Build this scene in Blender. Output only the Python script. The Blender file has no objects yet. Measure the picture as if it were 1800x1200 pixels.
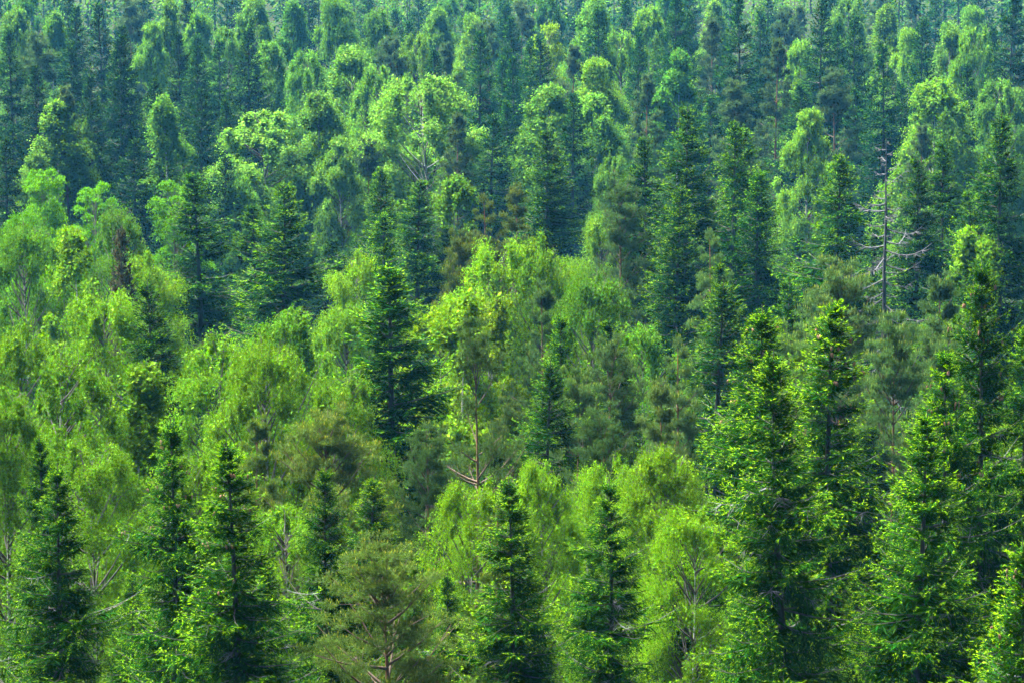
import bpy, math, random
import numpy as np
from mathutils import Matrix, Vector, Euler

# ------------------------------------------------------------------ camera, light, air settings
SC = bpy.context.scene
COL = SC.collection
CAM_Z = 44.0
PITCH = -0.15
FPX = 5000.0                                    # focal length in pixels of an 1800 pixel wide frame
cam_d = bpy.data.cameras.new('camera')
cam_d.sensor_width = 36.0
cam_d.lens = 36.0 * FPX / 1800.0
cam_d.clip_start = 0.5
cam_d.clip_end = 6000.0
cam = bpy.data.objects.new('camera', cam_d)
COL.objects.link(cam)
cam.location = (0, 0, CAM_Z)
cam.rotation_euler = (math.pi / 2 + PITCH, 0, 0)
SC.camera = cam

SUN_EL, SUN_AZ = math.radians(62), math.radians(-52)     # azimuth from +Y, clockwise seen from above
world = bpy.data.worlds.new('World')
SC.world = world
world.use_nodes = True
wn = world.node_tree
wn.nodes.clear()
sky = wn.nodes.new('ShaderNodeTexSky')
sky.sky_type = 'NISHITA'
sky.sun_disc = False
sky.sun_elevation = SUN_EL
sky.sun_rotation = SUN_AZ
sky.air_density = 0.1
sky.dust_density = 0.05
bg = wn.nodes.new('ShaderNodeBackground')
bg.inputs['Strength'].default_value = 0.05
wo = wn.nodes.new('ShaderNodeOutputWorld')
wn.links.new(sky.outputs['Color'], bg.inputs['Color'])
wn.links.new(bg.outputs['Background'], wo.inputs['Surface'])

sun_d = bpy.data.lights.new('sun', 'SUN')
sun_d.energy = 5.0
sun_d.angle = math.radians(40)
sun_d.color = (1.0, 0.98, 0.89)
sun = bpy.data.objects.new('sun', sun_d)
COL.objects.link(sun)
sdir = Vector((math.sin(SUN_AZ) * math.cos(SUN_EL), math.cos(SUN_AZ) * math.cos(SUN_EL), math.sin(SUN_EL)))
sun.rotation_euler = sdir.to_track_quat('Z', 'Y').to_euler()
sun.location = (0, 0, 150)

SC.view_settings.view_transform = 'Standard'
SC.view_settings.look = 'None'
SC.view_settings.exposure = 3.95
SC.view_settings.gamma = 1.0
SC.render.engine = 'CYCLES'
SC.cycles.max_bounces = 6
SC.cycles.diffuse_bounces = 4
SC.cycles.glossy_bounces = 1
SC.cycles.transmission_bounces = 3
SC.cycles.volume_bounces = 1
SC.cycles.use_denoising = True

# ------------------------------------------------------------------ terrain
PY = np.array([-400, 0, 45, 73, 92, 118, 140, 160, 200, 250, 338, 450, 590, 660, 720, 820, 1000, 3000.])
PZ = np.array([17, 16, 16.0, 15, 11, 6.5, 3, 1, 1, -1, -4, -7.0, -8, 2, 11, 24, 36, 37.])
def ground_z(x, y):
    z = np.interp(y, PY, PZ)
    return z + 0.7 * np.sin(x * 0.06 + y * 0.021) + 0.5 * np.sin(y * 0.075 - x * 0.033 + 1.3)

def pix(px, py, D):
    """The place at depth D metres that the photograph shows at pixel (px, py)."""
    cx, cy = (px - 900.0) / FPX * D, (600.0 - py) / FPX * D
    c, s = math.cos(PITCH), math.sin(PITCH)
    return Vector((cx, D * c - cy * s, CAM_Z + D * s + cy * c))

# ------------------------------------------------------------------ materials
def new_mat(name):
    m = bpy.data.materials.new(name)
    m.use_nodes = True
    nt = m.node_tree
    nt.nodes.clear()
    return m, nt, nt.nodes.new('ShaderNodeOutputMaterial')

def leaf_mat(name, col, var=0.5, hue=0.04, trans=0.45, spec=0.01, tcol=None):
    m, nt, out = new_mat(name)
    N, L = nt.nodes, nt.links
    geo = N.new('ShaderNodeNewGeometry')
    inf = N.new('ShaderNodeObjectInfo')
    mul = N.new('ShaderNodeMix'); mul.data_type = 'RGBA'; mul.blend_type = 'MULTIPLY'
    mul.inputs['Factor'].default_value = 1.0
    mul.inputs['A'].default_value = (*col, 1)
    L.new(inf.outputs['Color'], mul.inputs['B'])
    hsv = N.new('ShaderNodeHueSaturation')
    mr = N.new('ShaderNodeMapRange')
    mr.inputs['To Min'].default_value = 1 - var; mr.inputs['To Max'].default_value = 1 + var
    L.new(geo.outputs['Random Per Island'], mr.inputs['Value'])
    L.new(mr.outputs['Result'], hsv.inputs['Value'])
    m1 = N.new('ShaderNodeMath'); m1.operation = 'MULTIPLY'; m1.inputs[1].default_value = 7.31
    m2 = N.new('ShaderNodeMath'); m2.operation = 'FRACT'
    m3 = N.new('ShaderNodeMapRange')
    m3.inputs['To Min'].default_value = 0.5 - hue; m3.inputs['To Max'].default_value = 0.5 + hue
    L.new(geo.outputs['Random Per Island'], m1.inputs[0]); L.new(m1.outputs[0], m2.inputs[0])
    L.new(m2.outputs[0], m3.inputs['Value']); L.new(m3.outputs['Result'], hsv.inputs['Hue'])
    L.new(mul.outputs['Result'], hsv.inputs['Color'])
    p = N.new('ShaderNodeBsdfPrincipled')
    p.inputs['Roughness'].default_value = 0.55
    p.inputs['Specular IOR Level'].default_value = spec
    L.new(hsv.outputs['Color'], p.inputs['Base Color'])
    t = N.new('ShaderNodeBsdfTranslucent')
    tm = N.new('ShaderNodeMix'); tm.data_type = 'RGBA'; tm.blend_type = 'MULTIPLY'
    tm.inputs['Factor'].default_value = 1.0
    tm.inputs['B'].default_value = (*(tcol or (1.15, 1.25, 0.6)), 1)
    L.new(hsv.outputs['Color'], tm.inputs['A'])
    L.new(tm.outputs['Result'], t.inputs['Color'])
    mx = N.new('ShaderNodeMixShader'); mx.inputs[0].default_value = trans
    L.new(p.outputs[0], mx.inputs[1]); L.new(t.outputs[0], mx.inputs[2])
    L.new(mx.outputs[0], out.inputs['Surface'])
    return m

def bark_mat(name, c1, c2, scale=(6, 6, 1.5), lo=0.35, hi=0.65, c3=None, zsplit=None, bump=0.4):
    """Two-tone noisy bark; c3 replaces c1 above zsplit metres on the stem (the flaky upper bark of a pine)."""
    m, nt, out = new_mat(name)
    N, L = nt.nodes, nt.links
    tc = N.new('ShaderNodeTexCoord')
    mp = N.new('ShaderNodeMapping'); mp.inputs['Scale'].default_value = scale
    nz = N.new('ShaderNodeTexNoise'); nz.inputs['Scale'].default_value = 1.0; nz.inputs['Detail'].default_value = 5
    L.new(tc.outputs['Object'], mp.inputs['Vector']); L.new(mp.outputs[0], nz.inputs['Vector'])
    rp = N.new('ShaderNodeMapRange'); rp.inputs['From Min'].default_value = lo; rp.inputs['From Max'].default_value = hi
    L.new(nz.outputs['Fac'], rp.inputs['Value'])
    mx = N.new('ShaderNodeMix'); mx.data_type = 'RGBA'
    mx.inputs['A'].default_value = (*c1, 1); mx.inputs['B'].default_value = (*c2, 1)
    L.new(rp.outputs['Result'], mx.inputs['Factor'])
    if c3:
        sx = N.new('ShaderNodeSeparateXYZ'); L.new(tc.outputs['Object'], sx.inputs[0])
        zr = N.new('ShaderNodeMapRange'); zr.inputs['From Min'].default_value = zsplit[0]; zr.inputs['From Max'].default_value = zsplit[1]
        L.new(sx.outputs['Z'], zr.inputs['Value'])
        ma = N.new('ShaderNodeMix'); ma.data_type = 'RGBA'
        ma.inputs['A'].default_value = (*c1, 1); ma.inputs['B'].default_value = (*c3, 1)
        L.new(zr.outputs['Result'], ma.inputs['Factor']); L.new(ma.outputs['Result'], mx.inputs['A'])
    p = N.new('ShaderNodeBsdfPrincipled'); p.inputs['Roughness'].default_value = 0.85
    p.inputs['Specular IOR Level'].default_value = 0.2
    L.new(mx.outputs['Result'], p.inputs['Base Color'])
    bp = N.new('ShaderNodeBump'); bp.inputs['Strength'].default_value = bump; bp.inputs['Distance'].default_value = 0.03
    L.new(nz.outputs['Fac'], bp.inputs['Height']); L.new(bp.outputs[0], p.inputs['Normal'])
    L.new(p.outputs[0], out.inputs['Surface'])
    return m

M = {}
M['needle'] = leaf_mat('spruce_needles', (0.0080, 0.039, 0.002), 0.45, 0.02, 0.2)
M['shoot'] = leaf_mat('spruce_new_shoots', (0.078, 0.156, 0.002), 0.4, 0.02, 0.32)
M['birch_leaf'] = leaf_mat('birch_leaves', (0.064, 0.136, 0.006), 0.45, 0.025, 0.29)
M['maple_leaf'] = leaf_mat('maple_leaves', (0.055, 0.150, 0.003), 0.35, 0.015, 0.33)
M['pine_needle'] = leaf_mat('pine_needles', (0.038, 0.074, 0.022), 0.4, 0.03, 0.3)
M['pine_candle'] = leaf_mat('pine_candles', (0.105, 0.135, 0.030), 0.3, 0.03, 0.3)
M['dry_needle'] = leaf_mat('dry_needles', (0.040, 0.036, 0.014), 0.5, 0.03, 0.25, tcol=(1, 1, 1))
M['spruce_bark'] = bark_mat('spruce_bark', (0.022, 0.018, 0.016), (0.055, 0.052, 0.048))
M['birch_bark'] = bark_mat('birch_bark', (0.36, 0.35, 0.33), (0.05, 0.042, 0.038), (2.5, 2.5, 5.0), 0.56, 0.66, bump=0.15)
M['birch_limb'] = bark_mat('birch_limb_bark', (0.03, 0.026, 0.022), (0.06, 0.055, 0.05))
M['pine_twig'] = bark_mat('pine_branch_bark', (0.045, 0.03, 0.02), (0.075, 0.05, 0.036))
M['pine_bark'] = bark_mat('pine_bark', (0.07, 0.048, 0.038), (0.11, 0.07, 0.05), (5, 5, 2), c3=(0.20, 0.08, 0.04), zsplit=(4, 11))
M['maple_bark'] = bark_mat('maple_bark', (0.09, 0.075, 0.06), (0.17, 0.15, 0.13))
M['lichen'] = bark_mat('lichened_dead_wood', (0.115, 0.125, 0.12), (0.035, 0.032, 0.03), (9, 9, 9), 0.4, 0.6)
M['dead_wood'] = bark_mat('weathered_dead_wood', (0.078, 0.081, 0.084), (0.035, 0.037, 0.04), (8, 8, 2))
M['cone'] = bark_mat('spruce_cone_scales', (0.20, 0.11, 0.06), (0.12, 0.06, 0.035), (60, 60, 90))

# ------------------------------------------------------------------ mesh helpers
def unit(v):
    return v / np.maximum(np.linalg.norm(v, axis=-1, keepdims=True), 1e-9)

class MB:
    """Collects vertices and faces of three or four corners, each with a material slot."""
    def __init__(self):
        self.v, self.f, self.n = [], [], 0
    def kites(self, p, d, side, ln, wd, mat, mid=0.45):
        """Leaf-sized rhombs: stalk p, direction d, sideways axis side."""
        n = len(p)
        if n == 0: return
        ln = np.broadcast_to(np.asarray(ln, float), (n,))[:, None]; wd = np.broadcast_to(np.asarray(wd, float), (n,))[:, None]
        c = p + d * ln * mid
        q = np.stack([p, c + side * wd * .5, p + d * ln, c - side * wd * .5], axis=1)
        self.v.append(q.reshape(-1, 3))
        idx = self.n + np.arange(n * 4).reshape(n, 4)
        self.f.append((idx, np.broadcast_to(np.asarray(mat, np.int32), (n,))))
        self.n += n * 4
    def blades(self, p, d, side, ln, wd, mat):
        n = len(p)
        if n == 0: return
        ln = np.broadcast_to(np.asarray(ln, float), (n,))[:, None]; wd = np.broadcast_to(np.asarray(wd, float), (n,))[:, None]
        q = np.stack([p - side * wd * .5, p + side * wd * .5, p + d * ln], axis=1)
        self.v.append(q.reshape(-1, 3))
        self.f.append((self.n + np.arange(n * 3).reshape(n, 3), np.broadcast_to(np.asarray(mat, np.int32), (n,))))
        self.n += n * 3
    def tube(self, pts, rad, sides=6, mat=0):
        pts = np.asarray(pts, float); rad = np.broadcast_to(np.asarray(rad, float), (len(pts),))
        t = unit(np.gradient(pts, axis=0))
        ref = np.where(np.abs(t[:, 2:3]) > 0.9, np.array([[1., 0, 0]]), np.array([[0, 0, 1.]]))
        a = unit(np.cross(t, ref)); b = np.cross(t, a)
        ang = np.linspace(0, 2 * np.pi, sides, endpoint=False)
        ring = pts[:, None] + rad[:, None, None] * (np.cos(ang)[None, :, None] * a[:, None] + np.sin(ang)[None, :, None] * b[:, None])
        k = len(pts)
        self.v.append(ring.reshape(-1, 3))
        i = np.arange(k - 1)[:, None] * sides; j = np.arange(sides)[None]; j2 = (j + 1) % sides
        q = np.stack([i + j, i + j2, i + sides + j2, i + sides + j], axis=-1).reshape(-1, 4) + self.n
        self.f.append((q, np.full(len(q), mat, np.int32)))
        self.n += k * sides
    def mesh(self, name, mats, smooth=False):
        v = np.concatenate(self.v).astype(np.float32)
        me = bpy.data.meshes.new(name)
        sizes = np.concatenate([np.full(len(f), f.shape[1], np.int32) for f, _ in self.f])
        loops = np.concatenate([f.reshape(-1) for f, _ in self.f]).astype(np.int32)
        mi = np.concatenate([m for _, m in self.f]).astype(np.int32)
        me.vertices.add(len(v)); me.vertices.foreach_set('co', v.reshape(-1))
        me.loops.add(len(loops)); me.loops.foreach_set('vertex_index', loops)
        me.polygons.add(len(sizes))
        st = np.zeros(len(sizes), np.int32); st[1:] = np.cumsum(sizes)[:-1]
        me.polygons.foreach_set('loop_start', st)
        me.polygons.foreach_set('material_index', mi)
        if smooth:
            me.polygons.foreach_set('use_smooth', np.ones(len(sizes), bool))
        for m in mats: me.materials.append(m)
        me.update(calc_edges=True)
        return me
    def top(self):
        return max(float(a[:, 2].max()) for a in self.v)

def rand_unit(rng, n):
    return unit(rng.normal(size=(n, 3)))

def perp(d, r):
    return unit(np.cross(d, r) + 1e-6)

UP = np.array([0, 0, 1.])
HAZE_DENSITY = 0.000045
DEBUG = False
# ------------------------------------------------------------------ tree builders (each gives the meshes of one kind of tree at its own size)
def spruce(seed, H=22.0, R=3.2, base=2.5, T=0.56, pw=0.82, whorl=0.42, sp2=0.16, sp3=0.11, ls=0.18, w=0.06,
           new=0.5, droop=0.5, gap=0.12, lump=0.35, mats=('needle', 'shoot'), wood=True, sharp=1.0, inner=1.0):
    rng = np.random.default_rng(seed)
    wob = rng.normal(size=4) * 0.10
    def axis(z):
        u = z / H
        return np.stack([wob[0] * np.sin(u * 5 + wob[1] * 30) + wob[2] * u * 3, wob[1] * np.sin(u * 4 + wob[3] * 30) + wob[3] * u * 3, z], -1)
    # branches
    zs = []
    z = H - 0.55
    while z > base:
        t = H - z
        nb = rng.integers(4, 7)
        zs += list(z + rng.normal(size=nb) * 0.04)
        zs += list(z - rng.random(rng.integers(1, 4)) * whorl)
        z -= whorl * (0.55 + 0.6 * min(1, t / 5)) * rng.uniform(.8, 1.25)
    z0 = np.clip(np.array(zs), 0.4, H - 0.06)
    n = len(z0); t = H - z0
    phi = rng.random(n) * 2 * np.pi
    hphi = rng.random(6) * 6.28
    lumpy = 1 + lump * (0.6 * np.sin(2 * phi + hphi[0] + 0.9 * z0) + 0.5 * np.sin(3 * phi + hphi[1] - 0.55 * z0) + 0.5 * np.sin(1.7 * z0 + hphi[2])) * np.clip(t / 3, 0.2, 1)
    prof = R * np.clip(t / (T * H), 0, 1) ** pw * np.where(t > 0.8 * H, 0.85, 1.0)
    L = np.maximum(prof * lumpy * rng.uniform(0.70, 1.12, n), 0.09) + 0.05
    keep = rng.random(n) > gap * np.clip(t / 4, 0, 1)
    z0, t, phi, L = z0[keep], t[keep], phi[keep], L[keep]; n = len(z0)
    al = np.radians(np.interp(t / H, [0, .05, .2, .4, .7, 1], [58 * sharp, 38, 12, -6, -18, -24]) + rng.normal(size=n) * 7)
    upc = np.interp(t / H, [0, .15, .5, 1], [0.05, .14, .26, .30]) * rng.uniform(.6, 1.4, n)
    o = np.stack([np.cos(phi), np.sin(phi), 0 * phi], -1); lat = np.stack([-np.sin(phi), np.cos(phi), 0 * phi], -1)
    bend = rng.normal(size=n) * 0.12
    b0 = axis(z0)
    def bp(i, s):
        return b0[i] + o[i] * (L[i] * s * np.cos(al[i]))[:, None] + lat[i] * (L[i] * bend[i] * s * s)[:, None] + UP * (L[i] * (np.sin(al[i]) * s + upc[i] * s ** 3))[:, None]
    def bt(i, s):
        return unit(o[i] * (np.cos(al[i]))[:, None] + lat[i] * (2 * bend[i] * s)[:, None] + UP * (np.sin(al[i]) + 3 * upc[i] * s ** 2)[:, None])
    # secondary twigs
    n2 = np.maximum((L / sp2).astype(int), 2) * 2
    i2 = np.repeat(np.arange(n), n2)
    k = len(i2)
    s2 = np.clip(rng.random(k) ** 0.85 * 0.96 + 0.04, 0, 1)
    side = np.where(rng.random(k) < .5, -1., 1.)
    ax2 = bt(i2, s2)
    l2 = np.clip((0.42 * L[i2] * (1 - s2) ** 0.8 + 0.16) * rng.uniform(.6, 1.25, k), 0.14, 1.05)
    ang = np.radians(rng.uniform(35, 65, k))
    latv = unit(np.cross(UP, ax2)) * side[:, None]
    tdr = np.interp(t[i2] / H, [0, .1, .3, 1], [0, .15, .6, 1.0]) * droop
    hang = np.clip(tdr * (1.0 + 0.9 * rng.normal(size=k)), -0.1, 2.2)
    d2 = unit(ax2 * np.cos(ang)[:, None] + latv * np.sin(ang)[:, None] - UP * hang[:, None])
    p2 = bp(i2, s2)
    # the branch axis itself, as twigs along it
    ib = np.repeat(np.arange(n), 3); sb = np.tile([0.45, 0.7, 0.88], n)
    i2 = np.concatenate([i2, ib]); p2 = np.concatenate([p2, bp(ib, sb)]); d2 = np.concatenate([d2, bt(ib, sb)])
    l2 = np.concatenate([l2, np.clip(L[ib] * .22, .15, .6)]); hang = np.concatenate([hang, np.full(len(ib), -.1)])
    s2 = np.concatenate([s2, sb])
    k = len(i2)
    # shoots
    n3 = np.maximum((l2 / sp3 * 1.5).astype(int), 1) + 1
    i3 = np.repeat(np.arange(k), n3); m = len(i3)
    u = rng.random(m) ** 0.8
    last = np.zeros(m, bool); last[np.cumsum(n3) - 1] = True
    u[last] = 0.85
    dd = d2[i3]
    sag = np.clip(hang[i3], 0, 1)
    p3 = p2[i3] + dd * (l2[i3] * u)[:, None] - UP * (sag * l2[i3] * u * u * .35)[:, None]
    pl = perp(dd, UP + 0.4 * rng.normal(size=(m, 3)))
    sd = np.where(rng.random(m) < .5, -1., 1.)
    a3 = np.radians(rng.uniform(20, 55, m)); a3[last] = 0
    d3 = unit(dd * np.cos(a3)[:, None] + pl * (np.sin(a3) * sd)[:, None] + rng.normal(size=(m, 3)) * .18 - UP * (0.25 * sag)[:, None] + UP * 0.08)
    sid = perp(d3, rng.normal(size=(m, 3)) * 0.9 + UP * 0.6)
    tipness = np.clip((u - .42) / .45, 0, 1) * np.clip((s2[i3] - .2) / .5, .06, 1) * np.clip(1.15 - 0.62 * sag, .15, 1)
    isnew = rng.random(m) < new * tipness * 1.5
    ln = ls * rng.uniform(.65, 1.3, m) * np.where(isnew, .85, 1)
    mb = MB()
    mb.kites(p3, d3, sid, ln, w * rng.uniform(.75, 1.3, m) * np.where(isnew, 1.05, 1), np.where(isnew, 1, 0))
    # older, denser sprays close to the stem
    ni = int(inner * m / 9); bi = rng.integers(0, n, ni); si = rng.random(ni) ** .8 * .62
    di = unit(bt(bi, si) * .5 + rng.normal(size=(ni, 3)) * [.6, .6, .35] - UP * (.25 + .4 * droop * (t[bi] / H))[:, None])
    mb.kites(bp(bi, si) - UP * (rng.random(ni) * .12)[:, None], di, perp(di, rng.normal(size=(ni, 3)) + UP * .5), np.clip(L[bi] * .26, .15, .5) * rng.uniform(.7, 1.3, ni), np.clip(L[bi] * .045, .04, .10) * (w / .046) ** .5, 0)
    # leader
    q = 26
    zt = H - rng.random(q) * 0.8
    dl = unit(rng.normal(size=(q, 3)) * np.array([.6, .6, .3]) + UP * .9)
    mb.kites(axis(zt), dl, perp(dl, rand_unit(rng, q)), ls * .8, w, np.where(rng.random(q) < .6, 1, 0))
    crown = mb.mesh('spruce_crown', [M[x] for x in mats])
    tb = MB()
    zz = np.linspace(-0.6, H - .03, 16)
    tb.tube(axis(np.maximum(zz, 0)) * [1, 1, 0] + zz[:, None] * UP, 0.017 * (H - zz) * (0.75 + .25 * (H - zz) / H) * .8 + 0.012, 8)
    if wood:
        for j in range(n):
            s = np.array([0, .35, .7, 1.0]); jj = np.full(4, j)
            tb.tube(bp(jj, s), (0.010 + 0.010 * L[j]) * (1.05 - .9 * s), 3)
    trunk = tb.mesh('spruce_trunk', [M['spruce_bark']], True)
    # bare lichened branches below and between the green ones, and cones near the top
    dead = []
    if wood == 'full':
        for j in range(13):
            zb = rng.uniform(0.36, 0.80) * H; ph = rng.uniform(0, 6.28); ln_ = rng.uniform(0.8, 2.3)
            b = MB(); ob = np.array([math.cos(ph), math.sin(ph), 0]); s = np.linspace(0, 1, 6)
            dr = rng.uniform(-.1, .55); lt = np.array([-ob[1], ob[0], 0])
            pts = axis(np.array([zb])) + s[:, None] * ob * ln_ + UP * ((-dr * s + .25 * s ** 3) * ln_)[:, None] + lt * (rng.normal() * .15 * s * s * ln_)[:, None] + rng.normal(size=(6, 3)) * .02 * s[:, None]
            b.tube(pts, 0.030 * (1.08 - s), 5)
            for _ in range(16):
                a = rng.uniform(.25, 1); c = pts[int(a * 5)]; dv = unit(ob * .5 + lt * rng.normal() + UP * rng.normal() * .5 - UP * .3)
                l_ = rng.uniform(.15, .5); b.tube(np.stack([c, c + dv * l_ * .5 + rng.normal(size=3) * .02, c + dv * l_ - UP * l_ * .2]), np.array([.011, .008, .003]), 3)
            dead.append(b.mesh('spruce_dead_branch', [M['lichen']], True))
    cones = []
    if wood == 'full':
        sel = np.where((t > 0.8) & (t < 5.5) & (L > .5))[0]
        for j in rng.choice(sel, min(18, len(sel)), replace=False):
            cones.append(bp(np.array([j]), np.array([rng.uniform(.6, .95)]))[0])
    return dict(crown=crown, trunk=trunk, H=mb.top(), W=2 * R, dead=dead, cones=cones, T=T, pw=pw)

def birch(seed, H=20.0, W=7.5, base=0.22, shape='dome', plumes=46, strands=34, per=30, leaf=0.085, prad=1.05, hangl=1.5,
          mat='birch_leaf', front_open=0.0, hollow=0.3, limb='birch_limb', inner=150):
    rng = np.random.default_rng(seed)
    zb = base * H
    wob = rng.normal(size=4) * .25
    def axis(z):
        u = z / H
        return np.stack([wob[0] * np.sin(u * 4 + 1) + wob[2] * u * 2 - .0, wob[1] * np.sin(u * 5 + 2) + wob[3] * u, z], -1)
    def env(h):
        k, e = {'dome': (.30, .50), 'round': (.40, .58), 'tall': (.56, .72)}[shape]
        return W / 2 * np.clip((1.03 - h) / k, 0, 1) ** e * np.clip(.72 + 1.1 * h, 0, 1)
    h = np.concatenate([rng.random(plumes - 6) ** .95, rng.uniform(.86, 1.0, 6)])
    ph = rng.permutation(plumes) * 2.39996 + rng.random(plumes) * .8
    lob = 1 + .16 * np.sin(2 * ph + rng.random() * 6) + .12 * np.sin(3 * ph + rng.random() * 6 + 4 * h)
    rho = np.sqrt(rng.uniform(hollow, 1, plumes)) * lob
    pr = prad * rng.uniform(.6, 1.4, plumes) * np.interp(h, [0, .8, 1], [1, .92, .6])
    cz = np.maximum(zb + h * (H - zb) - pr * .55, 1.2)
    rr = np.maximum(env(h) - pr * .45, 0.1) * rho
    c = axis(cz) * [1, 1, 0] + np.stack([np.cos(ph) * rr, np.sin(ph) * rr, cz], -1)
    # strands hang from the domed top of each plume
    ns = np.maximum((strands * (pr / prad) ** 1.6).astype(int), 6)
    i1 = np.repeat(np.arange(plumes), ns); k = len(i1)
    d = rand_unit(rng, k); d[:, 2] = np.abs(d[:, 2]) * 1.0
    r_ = pr[i1] * rng.uniform(.45, 1.08, k)
    st = c[i1] + d * r_[:, None] * [1, 1, .72]
    out = unit((st - axis(st[:, 2] - 1)) * [1, 1, .0])
    ln = hangl * rng.uniform(.35, 1.25, k) * np.interp(h[i1], [0, .75, 1], [1, .85, .45])
    nl = np.maximum((per * ln / hangl).astype(int), 4)
    i2 = np.repeat(np.arange(k), nl); m = len(i2)
    u = rng.random(m)
    p = st[i2] + out[i2] * (.38 * u * np.sqrt(ln[i2]))[:, None] - UP * (ln[i2] * (u ** 1.35) - .14 * np.sin(u * 3))[:, None] + rng.normal(size=(m, 3)) * (.045 + .05 * (1 - u))[:, None]
    if front_open:
        ax = axis(p[:, 2])
        hide = (p[:, 1] < ax[:, 1] + .2) & (np.abs(p[:, 0] - ax[:, 0]) < .22) & (p[:, 2] > H * .30) & (rng.random(m) < front_open)
        p = p[~hide]; m = len(p)
    dl = unit(rng.normal(size=(m, 3)) - UP * .9)
    mb = MB()
    mb.kites(p, dl, perp(dl, rand_unit(rng, m)), leaf * rng.uniform(.7, 1.3, m), leaf * .8 * rng.uniform(.7, 1.3, m), 0)
    ni = int(plumes * inner); ii = rng.integers(0, plumes, ni)       # sprays on the inner twigs
    pi = c[ii] + rand_unit(rng, ni) * (pr[ii] * rng.uniform(.1, .75, ni))[:, None] - UP * (rng.random(ni) * hangl * .5)[:, None]
    if front_open: 
        kp = ~((pi[:, 1] < axis(pi[:, 2])[:, 1] + .2) & (np.abs(pi[:, 0] - axis(pi[:, 2])[:, 0]) < .3)); pi = pi[kp]; ni = len(pi)
    di = unit(rng.normal(size=(ni, 3)) - UP * .6)
    mb.kites(pi, di, perp(di, rand_unit(rng, ni)), leaf * 2.4 * rng.uniform(.7, 1.3, ni), leaf * 1.5, 0)
    crown = mb.mesh('birch_crown', [M[mat]])
    tb = MB()
    zz = np.linspace(-.6, H * .88, 14)
    tr = 0.0095 * (H * .9 - zz) + .008
    tb.tube(axis(np.maximum(zz, 0)) * [1, 1, 0] + zz[:, None] * UP, tr, 8, 0)
    for j in range(plumes):
        zs = max(zb * .75, cz[j] - rr[j] * rng.uniform(.5, 1.1) - .5)
        a = axis(np.array([zs]))[0]; e = c[j] + UP * pr[j] * .3
        s = np.linspace(0, 1, 6)[:, None]
        mid = (a + e) / 2 - UP * rr[j] * .12 + rng.normal(size=3) * .12
        pts = a * (1 - s) ** 2 + mid * 2 * s * (1 - s) + e * s ** 2
        r0 = (.018 + .012 * rr[j]) * (.55 if front_open > .6 else 1)
        tb.tube(pts, r0 * (1.1 - .85 * s[:, 0]), 4, 0 if front_open > .6 and j % 9 == 0 else 1)
        for _ in range(3):
            q = e + rand_unit(rng, 1)[0] * pr[j] * .9
            tb.tube(np.stack([pts[4], (pts[4] + q) / 2 + UP * .1, q]), np.array([.012, .009, .004]), 3, 1)
    trunk = tb.mesh('birch_trunk', [M['birch_bark'] if limb == 'birch_limb' else M[limb], M[limb]], True)
    return dict(crown=crown, trunk=trunk, H=mb.top(), W=W)

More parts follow.
